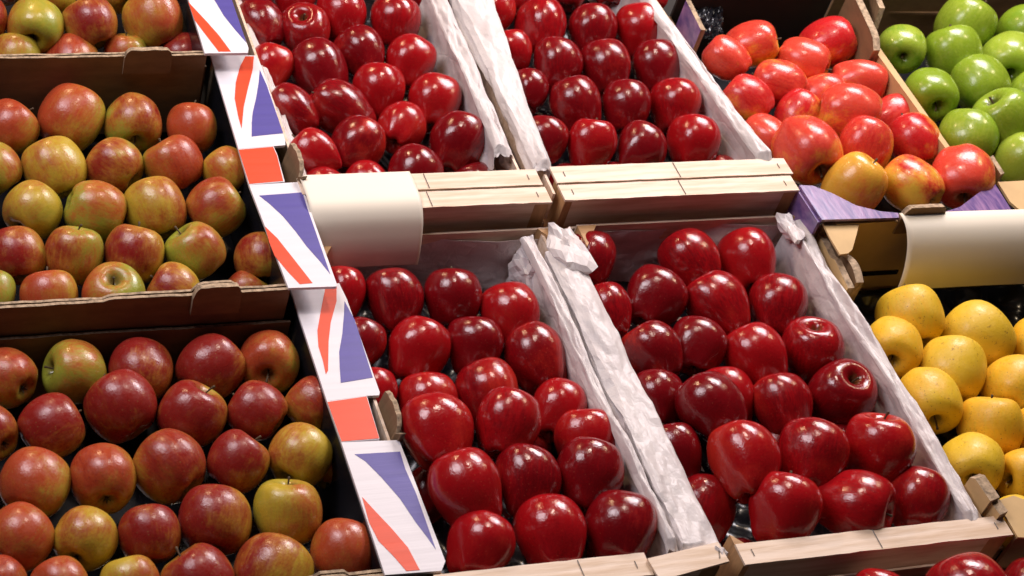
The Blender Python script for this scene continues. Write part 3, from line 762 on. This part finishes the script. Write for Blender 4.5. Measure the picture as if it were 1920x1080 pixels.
# ---- lower left crate
crate_of('delicious', z2 - .035, [
 [(640, 550, 96), (741, 561, 108), (848, 558, 110), (958, 590, 112)],
 [(677, 646, 92), (783, 656, 115), (890, 648, 106, D(s=1, a=0, t=-12)), (1004, 670, 118, D(a=-25))],
 [(704, 735, 84), (802, 756, 116, D(z=-.012)), (916, 738, 120, D(z=.0)), (1048, 768, 106)],
 [(1000, 835, 80, D(z=-.05)), (820, 810, 136, D(z=.035, a=-15)), (951, 796, 126, D(z=.04, a=12)), (1100, 828, 120, D(s=1, a=-5))],
 [(800, 930, 100, D(z=-.05)), (874, 918, 140, D(z=.035, a=-20, t=-10, n='dark dented red')), (988, 903, 126, D(z=.025)), (1103, 892, 132, D(a=10, z=.02))],
 [(902, 1024, 126, D(z=.02)), (1033, 1003, 138, D(z=.018)), (1163, 994, 136, D(a=12, z=.018)), (1225, 1045, 90, D(z=-.03))],
], 'crate with broken slat', 'red apples in the crate with the broken front slat', 'shiny red')
# ---- lower right crate
crate_of('delicious', z2 - .035, [
 [(1107, 485, 98), (1292, 486, 110), (1401, 488, 110)],
 [(1138, 583, 98), (1228, 560, 112), (1346, 572, 116, D(a=-35, t=-8, l=1.05)), (1458, 574, 111)],
 [(1224, 660, 112, D(a=-32, t=-8)), (1308, 650, 104), (1417, 670, 118, D(a=-28, t=-8)), (1524, 658, 116, D(a=8, t=30, s=0, n='hollow topped red'))],
 [(1232, 746, 100), (1362, 748, 112, D(z=-.015)), (1332, 762, 124, D(z=.03, a=-35)), (1467, 760, 114), (1575, 742, 126, D(a=40, t=42, s=1, n='stem up red'))],
 [(1262, 850, 108), (1462, 842, 96, D(z=-.04)), (1398, 864, 132, D(z=.032, a=-15)), (1524, 852, 128, D(z=.03)), (1578, 830, 96, D(z=-.04)), (1650, 842, 130, D(z=.03, a=5, t=12, s=1))],
 [(1316, 955, 118, D(z=-.02)), (1385, 1055, 86, D(z=-.05)), (1472, 953, 132, D(z=.025, n='paler red')), (1603, 950, 136, D(z=.02, a=100, t=15, s=1, n='stem forward red')), (1720, 938, 120, D(a=10, z=.01)), (1700, 905, 70, D(z=-.05))],
], 'crate beside yellow apples', 'red apples in the lower crate beside the yellow apples', 'bright red')
# ---- crate below
crate_of('delicious', ZR[3] - .045, [[(1650, 1128, 110, D(z=.055)), (1822, 1120, 150, D(z=.075)), (1935, 1112, 120, D(z=.06))]], 'nearest wooden crate', 'red apples in the nearest crate', 'bright red')
# ---- bicolour boxes
Y_ = .15; G_ = .2; R_ = .85; M_ = .55
crate_of('bicolour', ZR[0] - .035, [
 [(20, -40, 100), (112, -22, 98, D(c=.35)), (225, -28, 98, D(c=.6)), (330, -35, 95, D(c=.8))],
 [(-40, 35, 106, D(c=R_)), (66, 47, 106, D(c=.45, a=190, t=50)), (170, 44, 104, D(c=.6)), (288, 38, 112, D(c=.5, b=0))],
 [(28, 108, 98, D(c=.25, z=-.03)), (134, 116, 104, D(c=.85, z=-.035)), (236, 102, 84, D(c=.7, z=-.03)), (337, 104, 82, D(c=.9, z=-.03))],
], 'top flag box', 'bicolour apples in the top flag printed box', 'small red and green')
crate_of('bicolour', ZR[1] - .04, [
 [(18, 239, 106, D(c=.85)), (132, 223, 121, D(c=.8)), (249, 231, 110, D(c=.5, b=20, a=170, t=42)), (360, 241, 96, D(c=.8, a=0, t=-15, l=1.08, k=.98))],
 [(-12, 319, 104, D(c=.15)), (102, 316, 117, D(c=.2, b=-45)), (216, 312, 108, D(c=.55, b=-60)), (325, 309, 112, D(c=.85)), (428, 322, 92, D(c=.3))],
 [(60, 395, 110, D(c=.12, b=-60)), (178, 397, 115, D(c=.35, a=110, t=-10)), (292, 392, 118, D(c=.35, b=20)), (404, 391, 114, D(c=.6, b=-10))],
 [(28, 480, 114, D(c=.9)), (137, 479, 112, D(c=.5)), (251, 476, 116, D(c=.6)), (366, 472, 111, D(c=.35)), (492, 488, 106, D(c=.45, z=-.01))],
 [(-16, 552, 88, D(c=.3)), (91, 556, 108, D(c=.8)), (213, 556, 120, D(c=.6, a=0, t=50, s=1)), (325, 546, 104, D(c=.7)), (462, 552, 86, D(c=.6, z=-.035))],
], 'middle flag box', 'bicolour apples in the middle flag printed box', 'matt red and green')
crate_of('bicolour', ZR[2] - .04, [
 [(12, 710, 114, D(c=.65, b=-30)), (140, 698, 122, D(c=.25, a=-80, t=25)), (264, 696, 120, D(c=.95, d=.2)), (392, 690, 124, D(c=.9, d=.2)), (505, 678, 116, D(c=.8, a=185, t=60))],
 [(-22, 813, 112, D(c=.8)), (96, 802, 126, D(c=.95, d=.2)), (227, 762, 134, D(c=.9)), (359, 778, 128, D(c=.9)), (480, 772, 114, D(c=.9, d=.3)), (588, 758, 104, D(c=.8))],
 [(65, 908, 131, D(c=.75, b=-40)), (193, 898, 128, D(c=.8)), (318, 875, 136, D(c=.75, b=-20)), (446, 866, 118, D(c=.9, d=.25)), (562, 856, 122, D(c=.3)), (628, 875, 96, D(c=.5, z=-.03))],
 [(35, 1010, 130, D(c=.75)), (160, 1010, 120, D(c=.25)), (280, 1003, 118, D(c=.85, a=-10, t=-10)), (402, 976, 138, D(c=.95, d=.3)), (539, 960, 132, D(c=.35, b=110)), (643, 1036, 126, D(c=.8))],
 [(-4, 1095, 100, D(c=.9)), (112, 1100, 112, D(c=.85)), (245, 1096, 112, D(c=.3)), (370, 1090, 138, D(c=.85)), (512, 1072, 146, D(c=.55))],
], 'bottom flag box', 'bicolour apples in the bottom flag printed box', 'large red and yellow')
# ---- pink apples
crate_of('pink', ZR[1] - .035, [
 [(1410, 84, 90, D(a=78, t=5, c=.75)), (1552, 81, 96, D(a=70, t=0, c=.85, n='dark pink red')), (1325, -8, 90, D(c=.9, z=-.03))],
 [(1361, 111, 78, D(a=-50, t=0, c=.9)), (1506, 117, 90, D(a=110, t=10, c=.85))],
 [(1459, 157, 92, D(a=-70, t=0, c=.85)), (1611, 154, 84, D(a=100, t=0, c=.9, l=1.15))],
 [(1403, 185, 82, D(a=-50, t=0, c=.9)), (1540, 182, 86, D(a=80, c=.7, z=-.01))],
 [(1435, 256, 78, D(c=.8, z=-.01)), (1497, 218, 88, D(c=.8, z=-.01)), (1592, 210, 104, D(c=.8, a=-80, z=.025, l=.95)), (1672, 225, 88, D(c=.85, z=-.01))],
 [(1514, 281, 124, D(c=.75, b=-20, a=145, t=38, z=.02, l=.92)), (1621, 275, 102, D(c=.9, a=20, z=.015)), (1714, 264, 96, D(c=.9, a=-30, z=.01))],
 [(1600, 350, 108, D(c=.22, b=120, a=40, t=10, z=.015, s=1, n='mostly yellow')), (1708, 347, 102, D(c=.45, b=60, z=.015)), (1805, 332, 115, D(c=.95, a=175, t=42, z=.02, l=.95))],
], 'purple flapped box', 'pink red apples in the purple flapped box', 'smooth pink red')
# ---- green apples
crate_of('green', ZR[1] - .03, [
 [(1810, 47, 110), (1919, 60, 96)],
 [(1691, 90, 88, D(a=170, t=62)), (1786, 101, 107), (1892, 112, 106, D(a=180, t=55))],
 [(1744, 176, 98, D(a=150, t=50)), (1838, 159, 106), (1936, 180, 94)],
 [(1815, 258, 110), (1885, 230, 118, D(a=-30, t=25, s=1, z=.02))],
 [(1918, 304, 108)],
], 'box beyond the purple box', 'green apples in the far box', 'light green')
# ---- yellow apples
crate_of('yellow', ZR[2] - .04, [
 [(1706, 594, 121), (1832, 632, 128)],
 [(1672, 652, 110, D(a=175, t=60)), (1785, 694, 122), (1946, 650, 104)],
 [(1741, 752, 120, D(a=160, t=38)), (1900, 728, 121)],
 [(1857, 798, 120), (1952, 812, 104)],
 [(1820, 872, 120, D(a=170, t=60)), (1926, 895, 108, D(a=-100, t=45))],
 [(1905, 985, 108)],
], 'tan cardboard box', 'yellow apples in the tan cardboard box', 'golden yellow')
